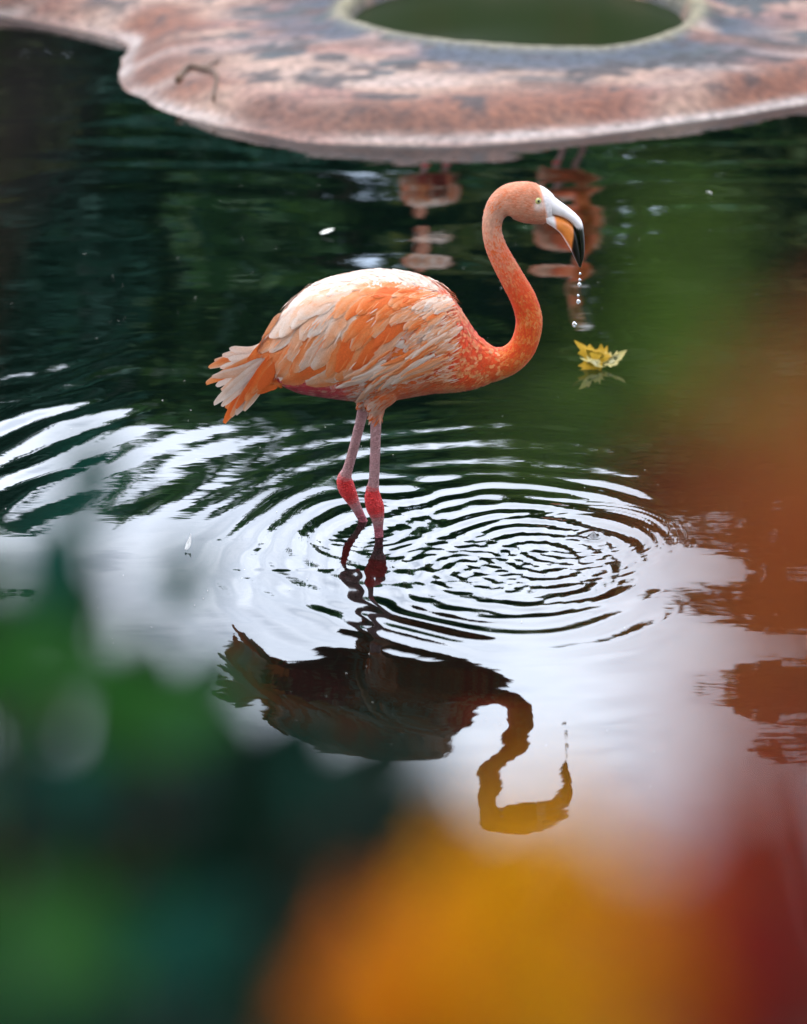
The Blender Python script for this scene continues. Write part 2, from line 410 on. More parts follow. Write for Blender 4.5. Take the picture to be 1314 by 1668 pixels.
TEALS = [np.array(c) for c in ((.03, .11, .075), (.04, .13, .095), (.025, .07, .045))]
OLIVE = [np.array(c) for c in ((.08, .12, .03), (.11, .13, .03), (.05, .08, .02))]
def tree_proto(h, w, seed, pal, count=5200, lo=.22, ls=.19):
    r = random.Random(seed)
    root = empty('pond_tree')
    mb = MB()
    path = catmull([(0, 0, -.3), (.1 * r.uniform(-1, 1), .1, h * .2), (.25 * r.uniform(-1, 1), .1, h * .45), (.3 * r.uniform(-1, 1), 0, h * .85)], 5)
    mb.add(*tube(path, np.linspace(.05 * h ** .5 * 1.2, .02, len(path)) + .02, 9))
    blobs = [(0, 0, h * .74, w * .8, w * .8, h * .27)]
    for k in range(11):
        a = k * 2.4 + r.uniform(-.3, .3); zz = h * r.uniform(lo, .88); rr = w * r.uniform(.35, .95) * (1.15 - .5 * zz / h)
        e = (rr * math.cos(a), rr * math.sin(a), zz)
        st = path[min(len(path) - 1, int(len(path) * (zz / h) * .75))]
        br = catmull([st, (np.array(st) + np.array(e)) / 2 + np.array([0, 0, .25]), e], 4)
        mb.add(*tube(br, np.linspace(.055, .012, len(br)), 6))
        blobs.append((*e, w * r.uniform(.35, .6), w * r.uniform(.35, .6), h * r.uniform(.09, .16)))
    mb.build('trunk', M_bark, root)
    make_crown(blobs, count, ls, pal, seed).build('crown', M_crown, root, smooth=False)
    return root
protos = [tree_proto(7.2, 2.5, 3, GREENS), tree_proto(7.2, 2.2, 5, TEALS), tree_proto(7.2, 2.7, 8, OLIVE), tree_proto(11.5, 4.0, 9, GREENS, 6500, .58, .30)]
def put_tree(i, loc, s, rz, used=[0, 0, 0, 0]):
    src = protos[i]
    if used[i] == 0: o = src
    else:
        o = src.copy(); COL.objects.link(o)
        for ch in src.children:
            c = ch.copy(); COL.objects.link(c); c.parent = o
    used[i] += 1
    o.location = loc; o.scale = s if isinstance(s, tuple) else (s, s, s); o.rotation_euler = (0, 0, rz)
    return o
LAB = ['deep green leafy tree on the far bank, mirrored in the pond', 'blue-green tree on the far bank, mirrored in the pond', 'olive green tree on the far bank, mirrored in the pond']
spots = [(-9.5, 14.5, 1, .86), (-6.4, 15.2, 0, .80), (-3.6, 15.0, 1, .83), (-.8, 15.6, 0, .84), (1.9, 15.0, 2, .86), (4.4, 14.4, 0, .98), (7.0, 14.0, 2, 1.15), (10.0, 13.0, 1, 1.1),
         (-11, 9, 0, 1.1), (11, 8, 0, 1.2), (-4.8, 19, 2, .90), (.8, 18.4, 1, .88), (-2.2, 18.0, 0, .86), (3.3, 17.6, 2, .95), (5.6, 18.8, 0, 1.25)]
PLACE = ['leftmost of the far row', 'second from left in the far row', 'third from left in the far row', 'mid far row behind the island', 'right of the middle of the far row', 'behind the island\'s right half', 'right end of the island side', 'rightmost of the far row', 'at the left side of the pond', 'at the right side of the pond', 'in the back row at left', 'in the back row behind the island', 'in the back row left of the middle', 'in the back row right of the middle', 'in the back row at right']
KIND = ['deep green leafy tree', 'blue-green tree', 'olive green tree']
for (x, y, i, s), pl_ in zip(spots, PLACE):
    o = put_tree(i, (x, y, .4), (s, s, s), x * 1.7)
    tag(o, KIND[i] + ' mirrored in the pond, ' + pl_, 'tree', 'trees mirrored in the pond')
for k, x in enumerate((-8.2, -5.6, -3.2, -1.0, 1.1, 3.2, 5.6, 8.2)):
    i = (1, 0, 2, 1, 0, 2, 1, 0)[k]
    o = put_tree(i, (x, 13.0 + .3 * math.sin(k * 2.1), -.1), (.75, .62, .42 + .05 * math.sin(k * 1.7)), k * 1.3)
    o.name = 'bank_bush'; tag(o, 'low ' + KIND[i].replace(' tree', '') + ' bush mirrored near the island shore, %s from the left' % ('first', 'second', 'third', 'fourth', 'fifth', 'sixth', 'seventh', 'eighth')[k], 'bush', 'bushes along the far bank')
# tall trees added out of view to shade the bird and the pond
for (x, y, s), pl_ in zip([(-8.6, 3.6, 1.0), (-6.0, -2.4, 1.0), (-4.6, -6.6, 1.0), (4.8, -6.8, 1.05), (6.1, -2.6, 1.0), (8.6, 3.2, 1.0), (.2, -10.0, 1.2)],
                        ['left of the island', 'left of the camera', 'behind the camera at left', 'behind the camera at right', 'right of the camera', 'right of the island', 'straight behind the camera']):
    o = put_tree(3, (x, y, .45), (s, s, s), y * 1.3)
    tag(o, 'unseen high-crowned tree added to shade the pond, ' + pl_, 'tree', 'unseen trees added for shade')

for k, (x, y, pl_) in enumerate([(-9.6, -.8, 'left of the pond, near side'), (9.6, -.8, 'right of the pond, near side'), (-9.8, 5.4, 'left of the pond, far side'), (9.8, 5.0, 'right of the pond, far side'), (-7.6, -6.4, 'on the near bank at far left'), (7.6, -6.4, 'on the near bank at far right'), (-4.4, -8.8, 'on the near bank behind the camera to the left'), (4.4, -8.8, 'on the near bank behind the camera to the right'), (0, -9.4, 'on the near bank straight behind the camera')]):  # unseen bushes, added to keep low light off the bird's sides and belly
    i = k % 3; o = put_tree(i, (x, y, .0), (1.25, 1.25, .72), k * 1.9)
    o.name = 'bank_bush'; tag(o, 'tall ' + KIND[i].replace(' tree', '') + ' bush added out of view to block low light, ' + pl_, 'bush', 'unseen bushes added against low light')

# ------------------------------------------------------------------ flamingo
BETA_C, BETA_S = math.cos(PB), math.sin(PB)
top_px = np.array([(418, 566), (430, 556), (445, 538), (465, 510), (485, 486), (505, 471), (530, 459), (560, 451), (590, 446), (620, 443.5), (650, 446), (675, 450), (700, 459), (720, 471), (738, 489), (752, 509), (765, 532), (778, 550), (792, 563), (806, 570)], float)
bot_px = np.array([(418, 588), (430, 604), (445, 615), (465, 628), (490, 637), (520, 641), (550, 645), (580, 648), (610, 650), (640, 647), (670, 641), (700, 637), (730, 636), (755, 635), (780, 630), (800, 622), (806, 618)], float)
def top(x): return np.interp(x, top_px[:, 0], top_px[:, 1])
def bot(x): return np.interp(x, bot_px[:, 0], bot_px[:, 1])
def beta(x): return np.interp(x, [418, 470, 560, 660, 740, 806], [.55, .72, .80, .82, .86, .95])
mb = MB()
SEG = 36; stations = np.linspace(418, 804, 44)
def smooth1(a, n=2):
    a = a.copy()
    for _ in range(n): a[1:-1] = (a[:-2] + 2 * a[1:-1] + a[2:]) / 4
    return a
tv = smooth1(top(stations)); bv = smooth1(bot(stations))
vv = []
for x, t_, b_ in zip(stations, tv, bv):
    c = PY(x, (t_ + b_) / 2); A = (b_ - t_) / 2 * KPX; be = float(beta(x))
    a = A / math.sqrt(BETA_C ** 2 + be ** 2 * BETA_S ** 2); bb = be * a
    for k in range(SEG):
        th = 2 * math.pi * k / SEG; cs, sn = math.cos(th), math.sin(th); e = 2 / 2.15
        vv.append((c.x, math.copysign(abs(cs) ** e, cs) * bb, c.z + math.copysign(abs(sn) ** e, sn) * a))
ff = []
for i in range(len(stations) - 1):
    for k in range(SEG):
        k2 = (k + 1) % SEG; ff.append((i * SEG + k, (i + 1) * SEG + k, (i + 1) * SEG + k2, i * SEG + k2))
ff.append(tuple(range(SEG))); ff.append(tuple(range(len(stations) * SEG - 1, (len(stations) - 1) * SEG - 1, -1)))
torso_bvh = BVHTree.FromPolygons([Vector(v) for v in vv], ff)
mb.add(vv, ff)
# neck and head: (px, py, radius px, width scale)
neck = np.array([(735, 575, 46, .9), (765, 586, 40, .9), (788, 592, 33, .95), (811, 592, 25.5, 1), (834, 583, 22, 1), (853, 561, 20.5, 1), (861.5, 524, 20.2, 1), (853, 489, 19.5, 1), (836, 457, 18.2, 1), (820, 428, 17, 1), (807.5, 402, 15.6, 1),
                 (801.5, 378, 14.4, 1), (803, 355, 15.2, 1), (813, 336, 19.5, .95), (830, 327, 26, .86), (850, 328, 31, .8), (868, 332, 31.5, .76), (882, 337, 28.5, .72), (894, 342, 23, .7), (900, 344, 17, .7)])
nk = catmull(neck, 6)
npath = np.array([PY(a[0], a[1]) for a in nk]); nrad = nk[:, 2] * KPX
mb.add(*tube(npath, nrad, 26, nk[:, 3]))
# thighs and legs
def leg_path(pts, y):
    return np.array([[*PY(p[0], p[1], y), p[2]] for p in pts])
near_y, far_y = PZ(617, 874).y, PZ(592, 849).y
legN = [(640, 590, 38), (622, 632, 31), (614, 655, 19), (613, 668, 12), (612, 684, 9.2), (611, 730, 8.6), (609, 780, 8.8), (606.5, 797, 11), (607, 812, 14), (611, 827, 15), (614.5, 842, 11.5), (616, 858, 8.2), (617, 874, 7.6), (620, 920, 7.2), (626, 1000, 7.0), (631, 1072, 7.4)]
legF = [(625, 590, 36), (606, 630, 26), (596, 652, 15), (592, 664, 10.5), (588, 682, 8.8), (576, 730, 8.4), (566, 765, 8.8), (561, 779, 12.5), (563, 792, 14.5), (569, 805, 13), (577, 820, 9.5), (585, 836, 8.0), (592, 850, 7.4), (612, 892, 7.1), (642, 955, 7.0), (668, 1012, 7.4)]
leg_info = []
for pts, y in ((legN, near_y), (legF, far_y)):
    q = np.array(pts, float)
    yy = np.full(len(q), y); yy[0] = y * .75; yy[1] = y * .9
    pw_ = np.array([[*PY(a, b_, yi)] for (a, b_, _), yi in zip(q, yy)])
    full = catmull(np.hstack([pw_, q[:, 2:3]]), 5)
    mb.add(*tube(full[:, :3], full[:, 3] * KPX, 18)); leg_info.append(full)
    # toes, webbed foot under water
    ft = full[-1, :3]
    for an in (-32, 0, 32, 180):
        d = np.array([math.cos(R(an)), math.sin(R(an)), 0]); ln = .085 if an != 180 else .02
        tp = [ft, ft + d * ln * .5 + np.array([0, 0, -.004]), ft + d * ln + np.array([0, 0, -.012])]
        mb.add(*tube(catmull(tp, 3), np.linspace(.009, .004, 7), 8))
FOOT_Z = min(leg_info[0][-1, 2], leg_info[1][-1, 2]) - .012
tmp = bpy.data.meshes.new('tmp'); tmp.from_pydata([tuple(v) for v in mb.v], [], mb.f)
to = link(bpy.data.objects.new('tmp', tmp))
md = to.modifiers.new('r', 'REMESH'); md.mode = 'VOXEL'; md.voxel_size = .0032; md.use_smooth_shade = True
ms = to.modifiers.new('s', 'SMOOTH'); ms.factor = .5; ms.iterations = 6
dg = bpy.context.evaluated_depsgraph_get()
body_me = bpy.data.meshes.new_from_object(to.evaluated_get(dg)); body_me.name = 'body'
bpy.data.objects.remove(to)
bco = np.zeros(len(body_me.vertices) * 3, dtype=np.float32); body_me.vertices.foreach_get('co', bco); bco = bco.reshape(-1, 3).astype(float)

# colouring of the plumage as a function of place on the bird (profile pixels)
WHITE = np.array([.70, .55, .46]); CREAM = np.array([.66, .41, .27]); PEACH = np.array([.74, .255, .085]); ORANGE = np.array([.74, .150, .020]); DEEP = np.array([.72, .060, .008]); CRIM = np.array([.60, .045, .06]); PALEP = np.array([.70, .33, .22])
def neck_param(p):
    d = np.hypot(p[:, None, 0] - npath[None, :, 0], p[:, None, 2] - npath[None, :, 2]) - nrad[None, :]
    i = d.argmin(1); return i / (len(npath) - 1), d[np.arange(len(p)), i]
def bird_colour(p, rnd):
    """p (n,3); rnd (n,) in 0..1 -> rgb, and the flow direction"""
    prof = p.copy(); prof[:, 1] = 0
    px, py = proj(prof)
    t = np.concatenate([neck_param(q)[0] for q in np.array_split(p, max(1, len(p) // 4000))])
    nd = np.concatenate([neck_param(q)[1] for q in np.array_split(p, max(1, len(p) // 4000))])
    lump = vnoise(p[:, 0] * 60 + 50, p[:, 2] * 60 + p[:, 1] * 40 + 50, 91) + .6 * vnoise(p[:, 0] * 130 + 50, p[:, 2] * 130 + 50, 92)
    f = np.clip(.5 + (rnd - .5) * .8 + lump * .6, 0, 1)
    # body
    c = mixc(np.broadcast_to(ORANGE, p.shape), WHITE, s_curve((f - .25) / .5))
    h = (py - top(px)) / np.maximum(bot(px) - top(px), 1)
    c = mixc(c, mixc(np.broadcast_to(CREAM, p.shape), WHITE, f + .35), s_curve((.34 - h) / .2) * s_curve((735 - px) / 60))
    front = s_curve((px - 655) / 90 + (py - 560) / 300)
    cf = mixc(np.broadcast_to(DEEP, p.shape), PEACH, s_curve((f - .35) / .5))
    cf = mixc(cf, CREAM, s_curve((f - .8) / .2) * .35)
    c = mixc(c, cf, front)
    c = mixc(c, mixc(np.broadcast_to(ORANGE * .5 + DEEP * .5, p.shape), PEACH, f), s_curve((h - .72) / .15) * s_curve((px - 590) / 50) * s_curve((770 - px) / 60) * .8)
    c = mixc(c, mixc(np.broadcast_to(CRIM, p.shape), PALEP, s_curve((f - .7) / .3)), s_curve((h - .68) / .1) * s_curve((590 - px) / 40))
    # neck and head
    isn = (t > .17) & (nd < .012)
    up = s_curve((t - .33) / .35)
    cn = mixc(mixc(np.broadcast_to(DEEP, p.shape), ORANGE, s_curve((f - .3) / .5)), PEACH, s_curve((f - .75) / .25) * .8)
    cu = mixc(mixc(np.broadcast_to(ORANGE, p.shape) * np.array([1., 1.15, 2.0]), PALEP, s_curve((f - .15) / .35)), np.array([.72, .38, .25]), s_curve((f - .6) / .4))
    cn = mixc(cn, cu, up)
    cn = mixc(cn, mixc(np.broadcast_to(np.array([.74, .22, .10]), p.shape), np.array([.76, .37, .23]), f), s_curve((t - .68) / .08))
    cn = mixc(cn, ORANGE, s_curve((t - .86) / .04) * s_curve((322 - py) / 8) * .55)
    face = s_curve((px - 884 - (py - 330) * .22) / 5) * (t > .8)
    cn = mixc(cn, np.array([.80, .72, .70]), face)
    ring_ = np.exp(-((np.hypot(px - 877, py - 330) / 9.) ** 4))
    cn = mixc(cn, np.array([.80, .66, .58]), ring_ * .8 * (t > .75))
    c = np.where(isn[:, None], cn, c)
    return c, px, py, t, isn
flow_pts = np.array([(740, 500, -.75, .25), (700, 470, -1, .2), (650, 458, -1, .18), (600, 455, -1, .3), (550, 465, -.9, .48), (500, 490, -.75, .66), (465, 530, -.58, .82), (440, 570, -.7, .7),
                     (720, 530, -.8, .55), (700, 515, -.85, .5), (650, 500, -.85, .5), (600, 500, -.75, .65), (550, 520, -.58, .82), (500, 560, -.42, .91), (475, 600, -.4, .92), (680, 555, -.8, .55), (630, 540, -.62, .78),
                     (590, 560, -.48, .88), (555, 580, -.45, .9), (705, 585, -.9, .4), (640, 592, -.9, .42), (580, 612, -.93, .3), (605, 645, -.6, .7), (760, 580, -.95, .2), (740, 612, -.97, .1), (690, 615, -.95, .2), (480, 625, -.95, -.1), (530, 632, -.97, 0), (640, 635, -.8, .5)])
def flow(x, y):
    d2 = (flow_pts[:, 0] - x) ** 2 + (flow_pts[:, 1] - y) ** 2 + 60
    w = 1 / d2 ** 1.6; v = (flow_pts[:, 2:] * w[:, None]).sum(0); return v / np.linalg.norm(v)

zlegs = PY(612, 672).z
rnd = .35 + .3 * rng.random(len(bco))
bc_col, bpx, bpy_, bt, bisn = bird_colour(bco, rnd)
# bare legs: dusty pink, red joints
dl = np.full(len(bco), 1e9); li = np.zeros(len(bco)); wl = np.zeros(len(bco), int)
for q, full in enumerate(leg_info):
    d = np.linalg.norm(bco[:, None, :] - full[None, ::2, :3], axis=2) if len(bco) < 40000 else np.stack([np.linalg.norm(bco - f_, axis=1) for f_ in full[::2, :3]], 1)
    i = d.argmin(1); dd = d[np.arange(len(bco)), i]; sel = dd < dl
    dl[sel] = dd[sel]; li[sel] = i[sel] * 2 / (len(full) - 1) * (len(legN) - 1); wl[sel] = q
isleg = (bco[:, 2] < zlegs + .012) & (dl < .03)
lc = mixc(np.broadcast_to(np.array([.50, .235, .235]), bco.shape), np.array([.58, .33, .32]), rng.random(len(bco)) * .6)
kn = s_curve((li - 6.3) / .9) * s_curve((10.4 - li) / 1.2)
lc = mixc(lc, np.array([.78, .030, .030]), kn)
lc = mixc(lc, np.array([.46, .10, .13]), s_curve((li - 10) / 1.2))
bc_col = np.where(isleg[:, None], lc, bc_col)
a = body_me.color_attributes.new('col', 'FLOAT_COLOR', 'POINT')
a.data.foreach_set('color', np.hstack([bc_col, np.ones((len(bco), 1))]).astype(np.float32).ravel())
body_me.materials.clear(); body_me.materials.append(M_skin); body_me.materials.append(M_leg)
fl_ = np.zeros(len(body_me.polygons), np.int32)
lv = np.array([p.vertices[0] for p in body_me.polygons]); fl_[isleg[lv]] = 1
body_me.polygons.foreach_set('material_index', fl_)

flam = empty('flamingo', (0, 0, 0))
tag(flam, 'orange and white flamingo wading in the pond, bill dripping', 'flamingo', 'flamingos at the pond')
body = link(bpy.data.objects.new('body', body_me), flam)

# small contour feathers over torso, neck and thighs
body_bvh_me = body_me
me_v = bco; npoly = len(body_me.polygons)
ctr = np.zeros(npoly * 3, dtype=np.float32); body_me.polygons.foreach_get('center', ctr); ctr = ctr.reshape(-1, 3).astype(float)
nrm = np.zeros(npoly * 3, dtype=np.float32); body_me.polygons.foreach_get('normal', nrm); nrm = nrm.reshape(-1, 3).astype(float)
onn = np.concatenate([neck_param(q)[0] for q in np.array_split(ctr, 40)]) > .17
cand_n = np.where(onn & (np.concatenate([neck_param(q)[1] for q in np.array_split(ctr, 40)]) < .012))[0]; cand_b = np.setdiff1d(np.arange(npoly), cand_n)
pick = np.concatenate([rng.choice(cand_n, min(len(cand_n), 13000), replace=False), rng.choice(cand_b, 13000, replace=False)])
pc, pn = ctr[pick], nrm[pick]
fr = rng.random(len(pick))
fc, fpx, fpy, ft_, fisn = bird_colour(pc, fr)
dln = np.minimum(*[np.stack([np.linalg.norm(pc - f_, axis=1) for f_ in full[::3, :3]], 1).min(1) for full in leg_info])
ntan = np.gradient(npath, axis=0); ntan /= np.linalg.norm(ntan, axis=1)[:, None]
pl = MB()
for k in range(len(pick)):
    p, n_ = pc[k], pn[k]
    if p[2] < zlegs + .004: continue
    if ft_[k] > .8 and (fpx[k] - 884 - (fpy[k] - 330) * .22) > -2 and fisn[k]: continue
    if ft_[k] > .75 and math.hypot(fpx[k] - 876, fpy[k] - 329) < 8.5: continue
    if fisn[k]:
        d = -ntan[min(len(ntan) - 1, int(round(ft_[k] * (len(ntan) - 1))))]
        hd = ft_[k] > .66
        ln = rng.uniform(.004, .0075) if hd else rng.uniform(.0055, .0095); wd = ln * (.20 if hd else .26); lift = .0010
    else:
        fx, fy = flow(fpx[k], fpy[k]); d = np.array([fx, 0, -fy])
        low = fpy[k] > 600
        ln = rng.uniform(.016, .028) if not low else rng.uniform(.010, .020); wd = ln * (.30 if not low else .16); lift = .0011 if not low else .0022
        if fpx[k] > 700: ln *= .48; wd *= .62; lift = .0013
    d = d + rng.normal(size=3) * .16; d = d - n_ * (d @ n_); d /= np.linalg.norm(d) + 1e-9
    s = np.cross(n_, d); o = p + n_ * .0004
    v = [o - d * ln * .25, o + d * ln * .25 + s * wd + n_ * lift * .4, o + d * ln * .25 - s * wd + n_ * lift * .4, o + d * ln * .35 + n_ * lift * 1.0, o + d * ln * .72 + s * wd * .75 + n_ * lift, o + d * ln * .72 - s * wd * .75 + n_ * lift, o + d * ln + n_ * lift * 1.1]
    pl.add(v, [(0, 1, 3), (0, 3, 2), (1, 4, 6, 3), (2, 3, 6, 5)], fc[k] * rng.uniform(.9, 1.06))
tag(pl.build('plumage', M_plume, flam, smooth=True), kind='stuff')

# large feathers laid over the torso
def lift_to_body(x, y, off, free=False):
    r = ray(x, y).normalized()
    h = torso_bvh.ray_cast(CAM, r)
    if h[0] is not None:
        nz_ = h[1] if h[1].dot(r) < 0 else -h[1]; return h[0] + nz_ * (off * (1 - .85 * float(s_curve((nz_.z - .6) / .35))) * (.15 + .85 * float(s_curve(-nz_.dot(r) / .45))))
    up_ = y < (float(top(x)) + float(bot(x))) / 2
    q = PY(x, y, .035 if up_ else -.03); h = torso_bvh.find_nearest(q); d = q - h[0]
    if free and d.length > .012: return PY(x, y, -.004)
    if x < 455 and d.length > .008: return PY(x, y, -.024)
    return h[0] + (h[1] if h[1].dot(h[0] - Vector((h[0].x, 0, PY(x, (float(top(x)) + float(bot(x))) / 2).z))) > 0 else -h[1]) * (off * .15)
# how orange the plumage is over the wing (0 white .. 1 orange), read off the bird
oc = np.array([(470, 510, .05), (510, 475, .0), (560, 458, .02), (620, 450, .0), (680, 458, .05), (715, 478, .15), (735, 510, .45), (500, 520, .12), (470, 560, .45), (445, 588, .85), (485, 590, .40), (514, 600, .80), (532, 548, .80), (549, 535, .12), (572, 552, .98), (600, 557, .92), (590, 590, .35),
               (625, 540, .80), (618, 515, .12), (647, 552, .10), (580, 486, .85), (550, 500, .50), (625, 484, .92), (645, 497, .80), (673, 478, .70), (660, 515, .45), (690, 500, .30), (700, 540, .25), (680, 530, .65), (540, 480, .25), (520, 570, .25), (500, 560, .35), (720, 540, .4), (690, 560, .45), (640, 590, .35), (580, 610, .2), (610, 570, .7)])
def orange_level(x, y):
    dx, dy = oc[:, 0] - x, oc[:, 1] - y; fx, fy = flow(x, y)
    al, ac = dx * fx + dy * fy, -dx * fy + dy * fx
    w = 1 / (al ** 2 * .35 + ac ** 2 * 1.5 + 40) ** 1.7
    return float((oc[:, 2] * w).sum() / w.sum())
RAMP = np.array([WHITE, WHITE * .5 + CREAM * .5, CREAM * .6 + PEACH * .4, PEACH, ORANGE, ORANGE * .7 + DEEP * .3])
def ramp(l):
    l = min(.999, max(0, l)) * (len(RAMP) - 1); i = int(l); return RAMP[i] * (1 - l + i) + RAMP[min(i + 1, len(RAMP) - 1)] * (l - i)
def make_feather(bx, by, ln, wd, off, lev, r, curve=None, spread=0.0, tipw=.5, nseg=10, vary=.09, lift=.0016):
    pts = [(bx, by)]
    if curve is None:
        for i in range(nseg):
            d = flow(*pts[-1]); an = spread * (i / nseg)
            d = np.array([d[0] * math.cos(an) - d[1] * math.sin(an), d[0] * math.sin(an) + d[1] * math.cos(an)])
            pts.append((pts[-1][0] + d[0] * ln / nseg, pts[-1][1] + d[1] * ln / nseg))
    else:
        pts = [tuple(q) for q in catmull(curve, max(1, nseg // (len(curve) - 1)))]
    pts = np.array(pts); m = len(pts); T = np.gradient(pts, axis=0); T /= np.linalg.norm(T, axis=1)[:, None]
    Nn = np.stack([-T[:, 1], T[:, 0]], -1)
    V, C_, U = [], [], []
    us = (-1, -.62, -.22, .22, .62, 1)
    side = r.uniform(-.25, .25); streak = [r.uniform(-vary, vary) for _ in us]; g = r.uniform(-.15, .3)
    for i in range(m):
        t = i / (m - 1)
        w = wd * min(1, (.45 + 1.4 * t)) * (1 if t < tipw else math.sqrt(max(0.0, 1 - ((t - tipw) / (1.03 - tipw)) ** 1.8)))
        for j, u in enumerate(us):
            q = pts[i] + Nn[i] * u * w * .5
            jag = r.uniform(-1, 1) * 2.4 * abs(u) if i > m * .45 else 0
            q = q + T[i] * (jag - abs(u) * w * .22 * t)
            V.append(lift_to_body(q[0], q[1], off + (1 - u * u) * .0011 + lift * t * t, curve is not None))
            C_.append(ramp(lev + streak[j] + side * u + g * (t - .5) + r.uniform(-.03, .03) + (-.10 if t > .85 else 0) - (.14 if abs(u) > .9 else 0))); U.append((u, t))
    nu = len(us)
    F = [(i * nu + j, (i + 1) * nu + j, (i + 1) * nu + j + 1, i * nu + j + 1) for i in range(m - 1) for j in range(nu - 1)]
    return V, F, C_, U
wingN = empty('wing'); wingN.parent = flam
wingF = empty('wing'); wingF.parent = flam
rr = random.Random(11)
def lay(*args, **kw):
    V, F, C_, U = make_feather(*args, r=rr, **kw)
    meshobj('feather', V, F, M_feather, wingN, True, C_, U)
    if max(v[1] for v in V) > (-.04 if args[0] > 640 else -.014): return
    V2 = [Vector((v[0], -v[1], v[2])) for v in V]
    meshobj('feather', V2, [tuple(reversed(f)) for f in F], M_feather, wingF, True, C_, U)
def row(a, b_, n, ln, wd, off, jit=4, rv=.22, **kw):
    order = list(range(n)); 
    for i in order:
        t = (i + .5) / n
        bx, by = a[0] + (b_[0] - a[0]) * t + rr.uniform(-jit, jit), a[1] + (b_[1] - a[1]) * t + rr.uniform(-jit, jit)
        l_ = ln * rr.uniform(.85, 1.15); f = flow(bx, by)
        lev = orange_level(bx + f[0] * l_ * .65, by + f[1] * l_ * .65) + .10 + rr.uniform(-rv, rv)
        lay(bx, by, l_, wd * rr.uniform(.85, 1.15), off + rr.uniform(0, .0008), lev, spread=rr.uniform(-.15, .15), **kw)
row((454, 534), (612, 560), 9, 98, 33, .0022)
row((476, 500), (666, 532), 11, 108, 33, .0036)
row((512, 474), (692, 504), 11, 92, 29, .0052)
row((556, 461), (714, 490), 11, 72, 23, .0066)
row((612, 455), (730, 490), 10, 52, 17, .0078)
row((655, 456), (742, 502), 10, 36, 12, .0086, 5)
row((690, 482), (746, 532), 8, 34, 11, .0086, 6)
row((682, 512), (738, 560), 8, 34, 11, .0082, 6)
row((478, 508), (600, 454), 7, 74, 25, .0076, 3, .06)
# flank tuft under the wing: long loose feathers
for i in range(30):
    t = rr.random(); u = rr.random()
    bx = 726 - 110 * u; by = 556 + 34 * u + (t - .35) * 46
    lay(bx, by, rr.uniform(52, 88), rr.uniform(7, 12), .0085 + .003 * (1 - u) + rr.random() * .0015, rr.choice((.15, .28, .42, .6, .75)), spread=rr.uniform(-.18, .18), tipw=.3, lift=.002)
# loose barbs lying over the wing feathers soften their edges
wisp = MB()
for _ in range(3400):
    x, y = rr.uniform(445, 748), rr.uniform(448, 640)
    h_ = (y - float(top(x))) / max(1.0, float(bot(x) - top(x)))
    if not .025 < h_ < .86: continue
    if x < 600 and h_ > .74: continue
    if x < 668 and rr.random() < .93: continue
    fx, fy = flow(x, y); f = np.array([fx, fy]) + np.array([rr.gauss(0, .10), rr.gauss(0, .10)]); f /= np.linalg.norm(f)
    big = 1 - s_curve((x - 640) / 90); ln = rr.uniform(12, 22) + 14 * big * rr.random(); w = rr.uniform(.9, 2.0)
    lev = orange_level(x + fx * 6, y + fy * 6) + rr.gauss(0, .20); c = ramp(lev)
    sd_ = np.array([-f[1], f[0]]); off = .0098 + (0.0018 if y > 555 and x > 600 else 0)
    V = []
    for (a_, b_, dz) in ((0, 0, -.002), (.4, 1, 0), (.4, -1, 0), (.75, .8, .0006), (.75, -.8, .0006), (1, 0, .001)):
        q = np.array([x, y]) + f * ln * a_ + sd_ * w * .5 * b_
        V.append(lift_to_body(q[0], q[1], off + dz))
    F = [(0, 1, 2), (1, 3, 4, 2), (3, 5, 4)]
    wisp.add(V, F, c)
    if max(v[1] for v in V) < -.015: wisp.add([Vector((v[0], -v[1], v[2])) for v in V], [tuple(reversed(g_)) for g_ in F], c)
tag(wisp.build('barbs', M_plume, flam, smooth=True), kind='stuff')
# tail feathers (each a part of the bird)
tail = [((450, 560), (408, 580), (372, 577), 17, .05, 0), ((450, 562), (404, 584), (360, 590), 16, .12, .004), ((448, 566), (395, 588), (337, 613), 17, .66, .008), ((446, 570), (398, 594), (347, 602), 16, .28, .012), ((448, 566), (410, 596), (362, 626), 16, .2, .010), ((444, 574), (400, 605), (350, 646), 18, .06, .018), ((446, 572), (404, 612), (362, 650), 15, .14, .016),
        ((446, 566), (420, 604), (386, 652), 14, .95, .026), ((444, 580), (404, 622), (366, 679), 17, .88, .012), ((446, 582), (410, 622), (377, 668), 16, .4, .017), ((446, 582), (416, 622), (385, 664), 16, .16, .021), ((450, 580), (425, 618), (398, 657), 16, .4, .026), ((450, 576), (424, 612), (400, 640), 15, .8, .029), ((452, 570), (430, 600), (410, 628), 18, .75, .031), ((456, 576), (436, 604), (422, 622), 18, 1.0, .034), ((468, 606), (442, 612), (416, 622), 18, 1.0, .022), ((462, 618), (440, 619), (420, 628), 15, .9, .028), ((462, 596), (438, 606), (410, 612), 18, .8, .016)]
for (p0, p1, p2, w, lev, dy) in tail:
    for sgn in (-1, 1):
        V, F, C_, U = make_feather(0, 0, 0, w, .002, lev, r=rr, curve=[p0, p1, p2], tipw=.62, vary=.14)
        # the tail fans out a little to both sides of the midline
        base = PY(*p0).x
        VV = []
        for v in V:
            q = PY(*[float(z) for z in proj(np.array(v))], 0.0); f = max(0.0, base - q.x)
            VV.append(Vector((q.x, -(.004 + dy + f * .22), q.z)) if sgn < 0 else Vector((q.x, .004 + dy + f * .22, q.z + .004)))
        meshobj('tail_feather', VV, F, M_feather, flam, True, C_, U)

